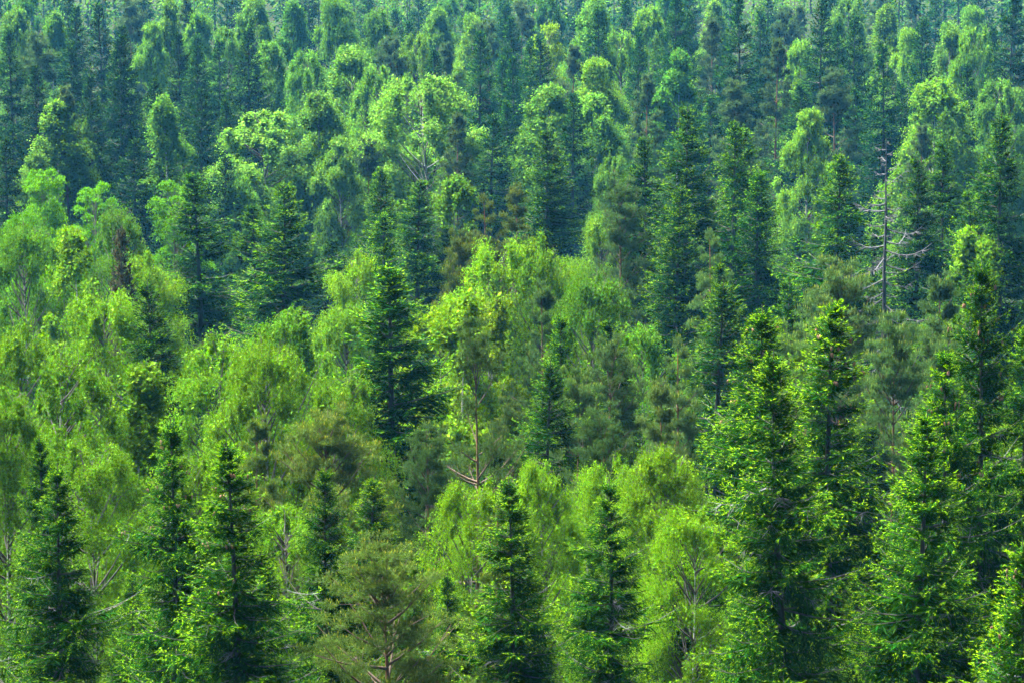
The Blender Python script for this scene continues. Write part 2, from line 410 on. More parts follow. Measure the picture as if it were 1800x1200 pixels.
def pine(seed, H=19.0, R=2.9, base=0.42, branches=46, pads=5, tufts=34, blades=7, bl=0.15, bw=0.026, shape='cone', open_side=False, candle=.12, lean=0.0):
    rng = np.random.default_rng(seed)
    zb = base * H
    wob = rng.normal(size=4) * .14
    def axis(z):
        u = z / H
        return np.stack([wob[0] * np.sin(u * 6 + 1) + lean * u * u * 3, wob[1] * np.sin(u * 5 + 2) + wob[3] * u, z], -1)
    hh = np.sort(rng.random(branches)) ** .9
    z0 = zb + hh * (H - zb) * .97
    ph = np.arange(branches) * 2.39996 + rng.random(branches)
    t = H - z0
    pr_ = {'cone': R * np.clip(t / (H - zb) / .75, 0, 1) ** .75, 'round': R * np.sqrt(np.clip(1 - (np.clip(hh - .3, 0, 1) / .74) ** 2, 0, 1))}[shape]
    L = (pr_ * rng.uniform(.65, 1.15, branches)) + .25
    al = np.radians(np.interp(hh, [0, .5, .85, 1], [-2, 12, 32, 60]) + rng.normal(size=branches) * 8)
    tb = MB()
    zz = np.linspace(-.6, H - .15, 15)
    tb.tube(axis(np.maximum(zz, 0)) * [1, 1, 0] + zz[:, None] * UP, .0115 * (H - zz) + .025, 8)
    P, D, isT = [], [], []
    for j in range(branches):
        o = np.array([math.cos(ph[j]), math.sin(ph[j]), 0]); lt = np.array([-o[1], o[0], 0])
        s = np.linspace(0, 1, 6)
        up = .22 * rng.uniform(.3, 1.3)
        pts = axis(z0[j:j + 1]) + o * (L[j] * s * math.cos(al[j]))[:, None] + UP * (L[j] * (math.sin(al[j]) * s + up * s ** 2.5))[:, None] + lt * (rng.normal() * .12 * L[j] * s * s)[:, None] + rng.normal(size=(6, 3)) * .03 * s[:, None]
        facing = open_side and o[1] < -.25 and hh[j] < .6
        if facing and rng.random() < .7: continue
        tb.tube(pts, (.014 + .014 * L[j]) * (1.08 - .9 * s), 4, 1)
        if facing:
            continue
        for q in range(max(2, int(pads * (.35 + .75 * L[j] / R)))):
            a = rng.uniform(.42, 1.0) if q else 1.0
            c = pts[min(int(a * 5), 5)] + lt * rng.normal() * .32 * L[j] * (1.15 - a * .6) + UP * rng.uniform(-.05, .2)
            tb.tube(np.stack([pts[max(int(a * 5) - 1, 0)], c]), np.array([.014, .007]), 3, 1)
            if open_side and abs(c[0] - axis(c[2:3])[0][0]) < .6 and c[1] < .3 and hh[j] < .65: continue
            nt = int(tufts * rng.uniform(.6, 1.3))
            rad = np.array([.56, .56, .17]) * rng.uniform(.7, 1.25) * np.clip(.45 + L[j] / R * .7, .5, 1.1)
            g = rand_unit(rng, nt) * rng.random((nt, 1)) ** .45 * rad
            P.append(c + g); D.append(unit(UP * .75 + o * .45 + g / rad * .5 + rng.normal(size=(nt, 3)) * .3)); isT.append(g[:, 2] > rad[2] * .25)
    P = np.concatenate(P); D = np.concatenate(D); isT = np.concatenate(isT); n = len(P)
    i = np.repeat(np.arange(n), blades); m = len(i)
    dv = unit(D[i] * .4 + rand_unit(rng, m) * .95)
    mb = MB()
    mb.blades(P[i] - D[i] * (rng.random(m) * .10)[:, None], dv, perp(dv, rand_unit(rng, m)), bl * rng.uniform(.7, 1.25, m), bw, 0)
    cd = np.where(isT & (rng.random(n) < candle * 2))[0]
    dc = unit(D[cd] + UP)
    mb.kites(P[cd], dc, perp(dc, rand_unit(rng, len(cd))), bl * .95, bw * 1.5, 1)
    crown = mb.mesh('pine_crown', [M['pine_needle'], M['pine_candle']])
    trunk = tb.mesh('pine_trunk', [M['pine_bark'], M['pine_twig']], True)
    return dict(crown=crown, trunk=trunk, H=mb.top(), W=2 * R)

def layered_tree(seed, H=13.0, W=6.5, plates=70, leaves=240, leaf=.15, prad=.95, mat='maple_leaf', base=.25, flat=.16):
    """A broad tree whose leaves lie in tiers (maple, rowan)."""
    rng = np.random.default_rng(seed)
    zb = base * H
    h = rng.random(plates) ** .75; h[:4] = rng.uniform(.9, 1, 4)
    ph = rng.permutation(plates) * 2.39996
    er = W / 2 * np.sqrt(np.clip(1 - (np.clip(h - .3, 0, 1) / .76) ** 2, 0, 1)) * np.clip(.6 + 1.4 * h, 0, 1)
    rr = er * np.sqrt(rng.uniform(.15, 1.1, plates))
    cz = zb + h * (H - zb)
    c = np.stack([np.cos(ph) * rr, np.sin(ph) * rr, cz], -1)
    pr = prad * rng.uniform(.65, 1.3, plates) * np.interp(h, [0, .8, 1], [1, .9, .55])
    nl = (leaves * (pr / prad) ** 1.7).astype(int)
    i = np.repeat(np.arange(plates), nl); m = len(i)
    g = rng.normal(size=(m, 3)) * .5
    o = np.stack([np.cos(ph), np.sin(ph), 0 * ph], -1)
    g = g * pr[i][:, None] * [1, 1, flat]
    rad = (g * o[i]).sum(1)
    p = c[i] + g - UP * (.18 * np.abs(rad) + .22 * np.hypot(g[:, 0], g[:, 1]) ** 2 / pr[i])[:, None] + UP * (.12 * rad)[:, None]
    nrm = unit(UP * .9 + rng.normal(size=(m, 3)) * .55)
    dl = perp(nrm, rand_unit(rng, m)) + o[i] * .4 - UP * .25; dl = unit(dl)
    mb = MB()
    mb.kites(p, dl, unit(np.cross(nrm, dl)), leaf * rng.uniform(.7, 1.3, m), leaf * .8 * rng.uniform(.7, 1.3, m), 0)
    crown = mb.mesh('leafy_crown', [M[mat]])
    tb = MB()
    zz = np.linspace(-.6, H * .95, 12); wx = np.cumsum(rng.normal(size=12) * .05)
    tb.tube(np.stack([wx, -wx * .6, zz], -1), .013 * (H - zz) + .02, 7)
    for j in range(plates):
        s = np.linspace(0, 1, 5)[:, None]
        a = np.array([0, 0, max(zb * .6, cz[j] - rr[j] * .8 - .3)]); mid = (a + c[j]) / 2 + UP * rr[j] * .08 + rng.normal(size=3) * .1
        tb.tube(a * (1 - s) ** 2 + mid * 2 * s * (1 - s) + c[j] * s ** 2, (.015 + .012 * rr[j]) * (1.1 - .9 * s[:, 0]), 4)
    trunk = tb.mesh('leafy_trunk', [M['maple_bark']], True)
    return dict(crown=crown, trunk=trunk, H=mb.top(), W=W)
# ------------------------------------------------------------------ every tree that the photograph shows
# kind  x y of its tip  depth in m  crown width / height below the tip where it has that width (pixels of the photograph)  tint | label
# kinds: S spruce, B round birch, T narrow birch, G gnarled loose birch, P pine, Q round-headed pine, M maple, R rowan, D dead spruce, N brown conifer, H V W X one-offs
TREES = '''
S   70  758 118  84 170 b | narrow dark pointed spruce just behind the wide spruce in the bottom left corner
S  105  803 103 185 330 b | wide shaggy spruce filling the bottom left corner
S  285  733 107 130 250 b | tall spruce with a thin rounded tip and bare lichened branches, beside the brightest spruce
S  425  763 100 235 400 c | brightest yellow-green spruce, knobbly top hung with brown cones
S  570  813 110 140 300 b | smooth fresh-green spruce next in line after the yellow-green spruce with cones
S  640  828 119 115 170 d | small blue-green spruce peeping out behind the smooth fresh-green spruce
S  915  832 103 195 340 b | dark spruce with thick hanging boughs standing before the lime birches
S 1075  838 104 205 360 b | crooked thin-topped spruce with a mossy stem before the lime birches
S 1390  608 100 215 420 b | very large spruce with a long grey stem, in front of the dense bright cone-shaped spruce
S 1602  713  99 190 330 b | spruce with lichen-grey boughs between the very large spruce and the tallest knobbly spruce
S 1740  448 111 150 330 b | tallest knobbly-topped spruce near the right edge of the photo
S 1308  533 118 135 200 c | spruce with brown cones under its tip, left of the dense cone-shaped spruce
S 1465  523 115 165 250 c | dense bright cone-shaped spruce with a full unbroken crown
S 1662  604 108 130 250 c | bright spruce with cones, half hidden behind the tallest knobbly spruce
S 1794  942  90 150 250 c | yellow-green spruce cut off by the bottom right corner
S 1798  565 114 110 200 b | spruce cut by the right edge, level with the top boughs of the tallest knobbly one
Q  690  930 101 250 0 b | low broad pine with pale upright candles at the bottom edge, between two dark spruces
P  868  878 112  52 0 b | very small pine in front of the lowest lime birch
B  832  833 122 140 0 c | lime birch at the left end of the row behind the front spruces
B  958  798 124 130 0 c | lime birch with a peaked top right behind the dark spruce with hanging boughs
G 1062  795 126 100 0 c | thin-topped lime birch with bare twigs at its tip, third in the lime row
B 1175  768 123 150 0 c | tallest and widest lime birch at the right end of the lime row
B 1235  880 116 130 0 c | shaded birch in the gap beside the boughs of the very large spruce
B 1787  718 120  95 0 d | yellowish birch at the right edge under the tallest knobbly spruce
B  150  768 122 130 0 b | mid-green birch between the dark narrow spruce and the tall thin-tipped spruce
B  342  788 120  80 0 b | pale birch squeezed between the tall thin-tipped spruce and the brightest spruce
B  500  880 121 120 0 b | birch glimpsed between the brightest spruce and the smooth fresh-green spruce
P  430  723 130 120 0 d | brownish pine whose two rounded heads rise behind the brightest spruce
Q  575  707 128 195 0 d | broad brown-green pine with a thin red stem above the smooth fresh-green spruce
P  742  730 128 100 0 w | slim grey-green pine standing alone left of the lime birches
B  588  648 136  75 0 b | small round birch beside the broad drooping birch pair
B  395  573 137 140 0 b | birch with the higher peak in the broad drooping pair
B  485  588 134 175 0 b | wider and rounder birch of the broad drooping pair
B   95  610 131 230 0 b | big round-topped birch dome above the bottom left spruces
T  217  622 133  62 0 b | narrow birch pillar leaning against the big round birch dome
B    2  680 126  80 0 b | dark birch cut by the left edge, below the big round dome
B   30  545 146 140 0 c | yellow-topped birch at the left edge over the big round dome
B  190  497 152 130 0 c | yellow-green birch directly below the narrow brown conifer
S  278  488 145 125 230 e | slim dark spruce with an open stem standing before the tall birches
T  458  533 152  66 0 e | pale birch tip rising behind the broad drooping pair
B  510  545 149 100 0 e | birch between the two tallest dark spruces and the layered spruce
B  250  433 172  76 0 c | yellowish birch in front of the twin dark spruces
S  355  299 182 165 240 e | dark spruce with a straight bare stem, the left of two twins
S  490  314 178 165 230 c | spruce with yellow-tipped boughs, the right of two dark twins
S  448  355 186  85 140 e | lower spruce wedged between the dark twin spruces
N  205  398 170  34 100 n | narrow brown dying conifer like a dark spike among birches
B   45  385 178 150 0 e | grey-green round birch at the left edge
M   20  372 186  90 0 c | yellow-green maple showing over the grey-green round birch
M  112  395 182  80 0 b | leafy maple between the grey-green round birch and the thin sparse aspen
M   75  292 204 112 0 c | brightest green tiered maple on the left under the dark spruces
R  168  318 200  98 0 e | pale green rowan with ragged tiers beside the brightest maple
G  150  390 176  55 0 c | thin sparse aspen with a bare stem showing
B  203  357 188  68 0 e | small round grey-green birch behind the narrow brown conifer
R  300  316 200 110 0 b | tiered green rowan directly behind the left dark twin spruce
B  616  433 176 100 0 c | pale rounded birch between the dark twins and the layered spruce
B  590  525 165 110 0 b | bright birch low on the left side of the layered spruce
L  695  443 140 190 260 L | broad dark spruce with layered hanging boughs, between pale birches and the red-stemmed pine
G  822  505 156  95 0 y | yellow birch with drooping tassels just behind the red-stemmed pine
G  757  527 158  70 0 y | yellow birch with drooping tassels touching the layered spruce
G  872  515 160  75 0 y | yellow birch with drooping tassels under the bright wide birch
P  835  548 131 150 0 r | tall pine with a bare red stem visible from top to foot
P  768  715 143  90 0 w | shaded pine low beside the foot of the red-stemmed pine
Q  895  690 144 110 0 w | blue-green pine low on the right of the red stem
S  990  543 143  68 140 c | bright slender spruce in front of a leaning dark pine
S  932  628 134 100 160 b | green young spruce low in front of the lower blue-green pines
P  965  488 156  90 0 w | leaning dark pine under the bright wide birch
P 1068  578 145 100 0 w | dark cone-shaped pine in the middle of the slope, dense and bluish
S 1082  553 153  70 120 b | thin bright spruce leaning behind the dark cone-shaped pine
P 1187  588 140  92 0 w | grey pine next to the slender spruce pair, right of the dark cone-shaped pine
P 1160  655 133 125 0 d | low spreading pine directly above the tallest lime birch
P 1060  700 130 120 0 w | dark low pine just above the middle lime birches
Q 1010  640 140  90 0 w | small blue-green pine between the young spruce and the dark cone-shaped pine
B  862  406 170  98 0 c | twiggy-topped bright birch at the left of the wide birch crown
B  952  400 168 140 0 c | wide bright birch crown in the centre of the photo
B 1042  473 163  86 0 e | round dark-green birch under the tall grey pine
B 1115  560 158  90 0 e | shaded birch behind the thin bright leaning spruce
S  643  288 196  82 150 b | spruce with a dense pointed top behind the pale rounded birch
S  720  308 193  80 120 b | flat-topped spruce between the dense pointed one and the drooping pale birch
S  702  363 185  62 100 c | young spruce in front of the flat-topped spruce
S  676  296 204  36 60 e | slim blue-green spruce tip between two pointed spruces
G  800  303 205  82 0 p | pale drooping birch with a flat feathery top
S  790  395 192  75 90 e | dark spruce under the pale drooping birch
P  855  338 186 112 0 o | olive-brown pine, widest of the brown pair
P  908  318 192  66 0 o | slim olive-brown pine beside the widest brown one
Q  805  400 180  90 0 o | dark brown pine foot in the shade left of the bright birches
S  958  222 200 128 190 e | large regular dark spruce in the middle with a bushy top
P 1085  298 187  92 0 w | tall grey pine with a straight reddish stem
B 1062  365 198  70 0 p | pale birch behind the tall grey pine
S 1135  235 196  80 160 e | dark spruce merging with the left side of the giant spruce
S 1208  178 186 145 300 b | giant spruce topping the middle ridge
S 1275  205 190  95 200 b | second tallest of the ridge spruces, right beside the giant
S 1322  214 194 100 170 c | ragged flat-topped spruce on the ridge with a bare stem top
S 1345  290 186  90 150 e | lower ridge spruce hanging on the flank of the ragged one
S 1178  320 178  90 170 b | leafy spruce low in front of the giant spruce
S 1440  263 178 125 200 c | bright full spruce left of the dead grey tree
P 1250  400 168  95 0 g | pale grey-green pine beneath the giant spruce
S 1290  452 160  60 130 b | young spruce beside the pale grey-green pine
S 1235  488 154  78 110 b | bushy young spruce below the pale grey-green pine
S 1382  483 158  62 100 b | rich green young spruce left of the big gold-topped pine
Q 1480  443 150 165 0 g | big gold-topped pine beneath the bright full spruce
Q 1395  560 146 120 0 g | lower pine beneath the flank of the big gold-topped pine
Q 1570  538 142 120 0 g | pale tufted pine with a warm stem under the dead grey tree
P 1650  468 152 115 0 w | olive pine beside the foot of the dead grey tree
Q 1660  560 144 110 0 g | tufted pine between the warm-stemmed pine and the tallest knobbly spruce
D 1560  243 176 110 0 d | dead grey spruce with bare curved branches
G 1690  393 176 105 0 c | yellow-green larch-like birch right of the dead grey tree
S 1652  243 190  72 130 e | spruce with a pointed tip, the taller of a pair right of the dead tree
S 1624  272 186  72 140 e | lower spruce of the pair right of the dead grey tree
S 1782  188 176 120 260 e | big dark spruce against the right edge, over the tallest knobbly one
S 1722  268 188  70 130 e | dim spruce between the pointed pair and the big dark spruce at the right
S 1520  395 205  50 70 b | little green spruce in the dark gap left of the dead tree
S 1705  330 182  80 150 e | shaded spruce below the dim one near the right edge
T  100  168 244 110 0 h | birch with a tall pointed head left of the dark spruces
B  142  198 246  75 0 h | lower rounded half of the left pointed birch pair
B   60  265 242  60 0 h | shaded birch at the foot of the left birch pair
T  303  162 244  72 0 h | slim upright birch alone against the dark spruces
B  322  245 249  46 0 h | short birch clinging to the foot of the slim upright birch
H  562  157 246 235 0 h | tallest birch of the big pale group, pointed head and thin white stem
B  470  190 245 190 0 h | birch forming the left half of the big pale group
B  600  235 243  90 0 h | birch forming the right shoulder of the big pale group
B  420  305 236  50 0 h | small birch at the left foot of the big pale group
V  755  126 246 185 0 h | round lime birch with a bare white trunk up to its crown
B  815  235 246  60 0 h | small birch tucked right of the white-trunked birch
P  800  193 240  48 0 m | mauve-grey pine in front of the white-trunked birch
P  652  238 244  60 0 m | dark mauve pine left of the white-trunked birch
S  865  195 240  64 120 e | spruce just right of the white-trunked birch
S  893  172 250  52 110 f | slim spruce behind the one right of the white-trunked birch
B  972  142 249 125 0 h | drooping birch with a stepped top, left half of a pair with a spruce before it
B 1040  158 250 120 0 h | drooping birch, right half of a pair with a spruce before it
S 1009  160 245  46 90 f | dark little spruce standing in front of the drooping birch pair
B 1080  270 236  60 0 h | birch glimpsed above the tall grey pine
P 1137  123 250  72 0 m | mauve-grey pine with a visible stem, left of the narrow teal birch
T 1187  80 270  66 0 f | narrow teal birch hanging behind the giant spruce
S 1110  285 232  60 90 f | dim spruce in the hollow left of the giant spruce
Q 1290 133 250  64 0 m | blue-grey pine with pale bare branches over the ridge spruces
S 1247  165 255  46 80 f | small blue spruce beside the blue-grey pine
S 1408  145 256  60 90 f | bushy spruce between two mauve pines
P 1365  62 262  60 0 m | tall mauve pine with a pinkish stem, left of the pale drooping birch
G 1420  186 242  86 0 p | pale drooping birch with a white fork, left of the dark hollow
P 1470  113 254  64 0 m | tall mauve pine with a long bare pink stem behind the pale drooping birch
S 1550  73 256  66 150 f | dark spruce right above the dead grey tree
S 1515  150 262  60 120 f | shaded spruce in the dark hollow above the dead tree
S 1590  140 268  64 130 f | deep blue spruce between the dead tree and the bright round birch
B 1645  131 250 130 0 j | bright round birch on the right, alone among dark spruces
P 1620  215 244  46 0 m | dull grey pine in front of the bright round birch
S 1702  106 252  52 140 f | thin dark hanging spruce between two birches on the right
B 1757  134 256  80 0 h | grey-green birch on the right, behind the big dark spruce
B 1795  150 262  60 0 h | birch cut by the right edge behind the big dark spruce
S  207  56 252 120 220 a | biggest dark spruce of the upper left
S  265  130 246  80 190 a | dark spruce between the biggest one and the slim upright birch
S  355 150 250  80 180 a | dark spruce right of the slim upright birch
S  405  170 256  70 150 a | shaded spruce left of the big pale birch group
S   18  47 262  80 200 a | dark spruce at the left edge under two pale birches
S  150  125 246  60 140 a | mid spruce at the left flank of the biggest dark spruce
S   55  110 250  66 150 a | shaded spruce over the left birch pair
S    8  235 232  70 140 a | black-green spruce low at the left edge
S  240  240 238  80 120 a | black-green spruce low between the pointed birch and the slim upright birch
S  385  270 236  66 110 a | black-green spruce low left of the big pale group
P   66  52 280  52 0 m | mauve pine among the spruces at the upper left
P  115 145 244  44 0 m | small mauve pine above the left pointed birch
S  130   6 290  66 110 e | light green spruce near the top edge, upper left
S  178   2 284  62 140 a | dark spruce beside the light green one at the top left
S  135  75 268  50 90 a | small spruce under the light green spruce
S  215  42 276  60 90 a | dark spruce tip right behind the biggest one
B   22   7 300  56 0 h | round pale birch in the top left corner
T   78  14 296  46 0 h | slim pale birch in the top left corner
B   52 -30 330  70 0 f | teal birch cut by the top edge at the far left
P  228 -12 310  60 0 m | mauve pine at the top edge over the biggest dark spruce
T  292  -8 300  44 0 h | slim birch touching the top edge
B  268  34 296  40 0 h | small birch at the foot of the slim birch touching the top edge
P  335  -6 312  56 0 m | mauve pine at the top edge right of the slim birch
S  312  52 276  60 130 a | dark spruce with three tips below the mauve pine
S  335  75 270  60 120 a | plain dark spruce just right of the three-tipped one
S  355  58 288  26 50 f | thin dark spruce like a spike among pale birches
S  373  66 284  30 60 f | second thin spike spruce among pale birches
B  352  16 305  50 0 h | pale birch over the two spike spruces
B  392  42 298  48 0 h | small pale birch right of the two spike spruces
S  431  43 278  72 150 a | dark spruce standing clear before the pale birches
B  442 -12 310  84 0 h | large pale birch at the top edge behind the clear-standing dark spruce
B  470  66 284  56 0 h | pale birch at the right flank of the clear-standing dark spruce
T  505  -4 312  58 0 f | dim teal birch at the top edge
B  540  84 276  72 0 h | grey-green birch above the big pale group
B  582  -8 304  80 0 h | feathery pale birch at the top edge
B  620   72 270 130 0 h | big teal birch left of the white-trunked birch
B  660 110 266  60 0 h | lower teal birch between the big teal one and the white-trunked one
B  605  -2 318  60 0 h | distant pale birch in the second row left of the narrow dark spruces
B  665  10 306  52 0 h | egg-shaped pale birch below two narrow dark spruces
P  692  58 286  56 0 m | mauve pine above the big teal birch
S  697  14 322  32 60 f | narrow dark spruce near the top edge
S  712  32 310  30 60 f | second narrow dark spruce near the top edge
B  738  54 290  72 0 j | yellow-green birch above the white-trunked birch
S  760  80 278  34 60 f | small dark spruce touching the white-trunked crown
B  765   8 318  76 0 h | broad pale birch behind the yellow-green birch
P  785  70 284  50 0 m | mauve pine behind the white-trunked crown
S  840  50 268  76 170 e | broad grey-green spruce above the white-trunked birch
B  838  18 312  60 0 p | whitish birch behind the broad grey-green spruce
P  865  30 304  44 0 m | dull pine right of the whitish birch
S  900  24 292  42 70 f | dark spruce beside the bright lime ball-shaped tree
S  893   2 325  24 40 f | tiny spruce tip near the top edge
S  878  94 272  34 80 f | thin teal spruce, left of a similar pair
S  902  94 270  40 100 f | thin teal spruce, right of a similar pair
S  930  62 276  36 90 f | grey spruce right under the bright lime ball-shaped tree
S  953  60 272  46 90 f | dark spruce overlapping the bright lime ball-shaped tree
M  968  36 288  72 0 k | bright lime ball-shaped tree
P 1002  74 280  62 0 m | blue-mauve pine right of the bright lime ball-shaped tree
P  925  -4 330  50 0 m | mauve pine at the top edge above the lime ball-shaped tree
B  960  -10 335  60 0 f | hazy birch at the top edge above the lime ball-shaped tree
S 1048  10 286  64 95 f | regular cone-shaped spruce in front of a pale birch
B 1040 -12 306  90 0 h | pale birch behind the regular cone-shaped spruce
S 1100 -10 314  46 70 f | spruce at the top edge right of the cone-shaped spruce
B 1142   4 310  60 0 j | yellow-green birch near the top edge
B 1095  49 288  48 0 h | slim pale birch under the top-edge spruce
S 1120  52 280  36 100 f | thin dark spruce, first of two touching
S 1133  40 284  34 100 f | thin dark spruce, second of two touching
B 1050  97 264 100 0 j | high-headed birch behind the drooping pair
S 1188 -25 276  66 140 f | tall blue spruce at the top edge above the giant spruce
S 1212  14 282  50 150 e | light blue-green spruce beside the tall blue one
T 1265  -5 330  40 0 p | pale birch in the haze near the top edge
S 1298 -14 266  90 180 f | broad dark spruce at the top edge with layered boughs
P 1258  28 290  50 0 m | mauve pine left of the broad layered spruce
S 1340  12 296  46 70 e | pale spruce behind the broad layered one
P 1375   8 318  50 0 m | hazy pine right of the pale spruce
P 1400   6 322  44 0 m | second hazy pine right of the pale spruce
S 1437 -12 268  66 150 f | tall dark spruce at the top edge, with a straight left flank
B 1410  64 292  46 0 j | yellow birch peeping left of the straight-flanked spruce
S 1472  34 274  52 150 f | spruce close to the right of the straight-flanked one
S 1505  22 278  60 150 e | ragged grey-green spruce, third in the dark upper right row
B 1492  -8 318  56 0 h | pale birch above the ragged grey-green spruce
T 1572   3 312  42 0 j | bright upright birch near the top right
B 1590  45 296  70 0 j | bright birch spilling behind the fir with side boughs
S 1617  26 280  84 110 f | broad spruce with side boughs, right of the bright upright birch
B 1668  32 294  44 0 h | small birch between the broad spruce and the rounded birch
B 1708  42 286  62 0 j | rounded birch near the upper right
B 1712   6 316  56 0 h | dim birch behind the rounded birch
S 1785 -30 268 100 180 a | dark spruce in the top right corner
S 1750  40 292  50 120 f | spruce between the rounded birch and the top right corner
S 1650 -25 345  60 90 f | hazy spruce at the top edge right
P 1545 -15 345  56 0 m | hazy pine at the top edge above the upright birch
P 1610 -18 350  50 0 m | hazy pine at the top edge right of the upright birch
S 1460 -35 350  60 90 f | far spruce at the top edge behind the dark row
S 1350 -25 350  60 90 f | far spruce at the top edge behind the pale spruce
S 1215 -40 350  60 90 f | far spruce at the top edge behind the light blue-green spruce
B 1165 -30 350  66 0 f | far birch at the top edge behind the yellow-green one
S 1010 -35 350  60 90 f | far spruce at the top edge in the middle
S  880 -40 352  60 90 f | far spruce at the top edge behind the tiny tip
B  820 -35 350  70 0 f | far birch at the top edge behind the whitish one
S  735 -40 350  60 90 f | far spruce at the top edge behind the broad pale birch
S  640 -40 350  60 90 f | far spruce at the top edge behind the egg-shaped birch
S  545 -45 345  66 90 a | far spruce at the top edge behind the feathery birch
S  400 -50 335  66 90 a | far spruce at the top edge behind the small pale birch
S  255 -40 330  66 90 a | far spruce at the top edge beside the mauve pine
S  110 -45 330  66 90 a | far spruce at the top edge behind the light green one
S 1720 -45 345  66 90 f | far spruce at the top edge behind the dim birch
'''
# ------------------------------------------------------------------ ground sheet
def build_ground():
    xs = np.concatenate([np.linspace(-1500, -200, 14), np.linspace(-180, 180, 91), np.linspace(200, 1500, 14)])
    ys = np.concatenate([np.linspace(-300, 60, 13), np.linspace(66, 520, 90), np.linspace(560, 3000, 30)])
    X, Y = np.meshgrid(xs, ys)
    Z = ground_z(X, Y)
    v = np.stack([X, Y, Z], -1).reshape(-1, 3)
    nx, ny = len(xs), len(ys)
    i = (np.arange(ny - 1)[:, None] * nx + np.arange(nx - 1)[None]).reshape(-1)
    f = np.stack([i, i + 1, i + nx + 1, i + nx], -1)
    me = bpy.data.meshes.new('ground')
    me.from_pydata(v.tolist(), [], f.tolist())
    m, nt, out = new_mat('mossy_forest_floor')
    N, L = nt.nodes, nt.links
    tc = N.new('ShaderNodeTexCoord')
    nz = N.new('ShaderNodeTexNoise'); nz.inputs['Scale'].default_value = 0.35; nz.inputs['Detail'].default_value = 8
    L.new(tc.outputs['Object'], nz.inputs['Vector'])
    cr = N.new('ShaderNodeValToRGB')
    cr.color_ramp.elements[0].position = .35; cr.color_ramp.elements[0].color = (.016, .014, .009, 1)
    cr.color_ramp.elements[1].position = .65; cr.color_ramp.elements[1].color = (.014, .026, .008, 1)
    L.new(nz.outputs['Fac'], cr.inputs['Fac'])
    p = N.new('ShaderNodeBsdfPrincipled'); p.inputs['Roughness'].default_value = 1.0; p.inputs['Specular IOR Level'].default_value = 0.0
    L.new(cr.outputs[0], p.inputs['Base Color']); L.new(p.outputs[0], out.inputs['Surface'])
    me.materials.append(m)
    me.polygons.foreach_set('use_smooth', np.ones(len(f), bool))
    o = bpy.data.objects.new('ground', me); COL.objects.link(o)
    o['kind'] = 'structure'
build_ground()

# ------------------------------------------------------------------ air between the hills
hz_m, hz_nt, hz_out = new_mat('hazy_air')
pv = hz_nt.nodes.new('ShaderNodeVolumePrincipled')
pv.inputs['Color'].default_value = (0.10, 0.50, 1.0, 1)
pv.inputs['Density'].default_value = HAZE_DENSITY
pv.inputs['Anisotropy'].default_value = 0.0
hz_nt.links.new(pv.outputs[0], hz_out.inputs['Volume'])
def box_mesh(name, lo, hi):
    v = [(x, y, z) for x in (lo[0], hi[0]) for y in (lo[1], hi[1]) for z in (lo[2], hi[2])]
    f = [(0, 1, 3, 2), (4, 6, 7, 5), (0, 4, 5, 1), (2, 3, 7, 6), (0, 2, 6, 4), (1, 5, 7, 3)]
    me = bpy.data.meshes.new(name); me.from_pydata(v, [], f); me.update(); return me
hz = bpy.data.objects.new('haze', box_mesh('haze', (-1510, -310, -12), (1510, 3010, 66)))
hz.data.materials.append(hz_m); hz['kind'] = 'stuff'; COL.objects.link(hz)

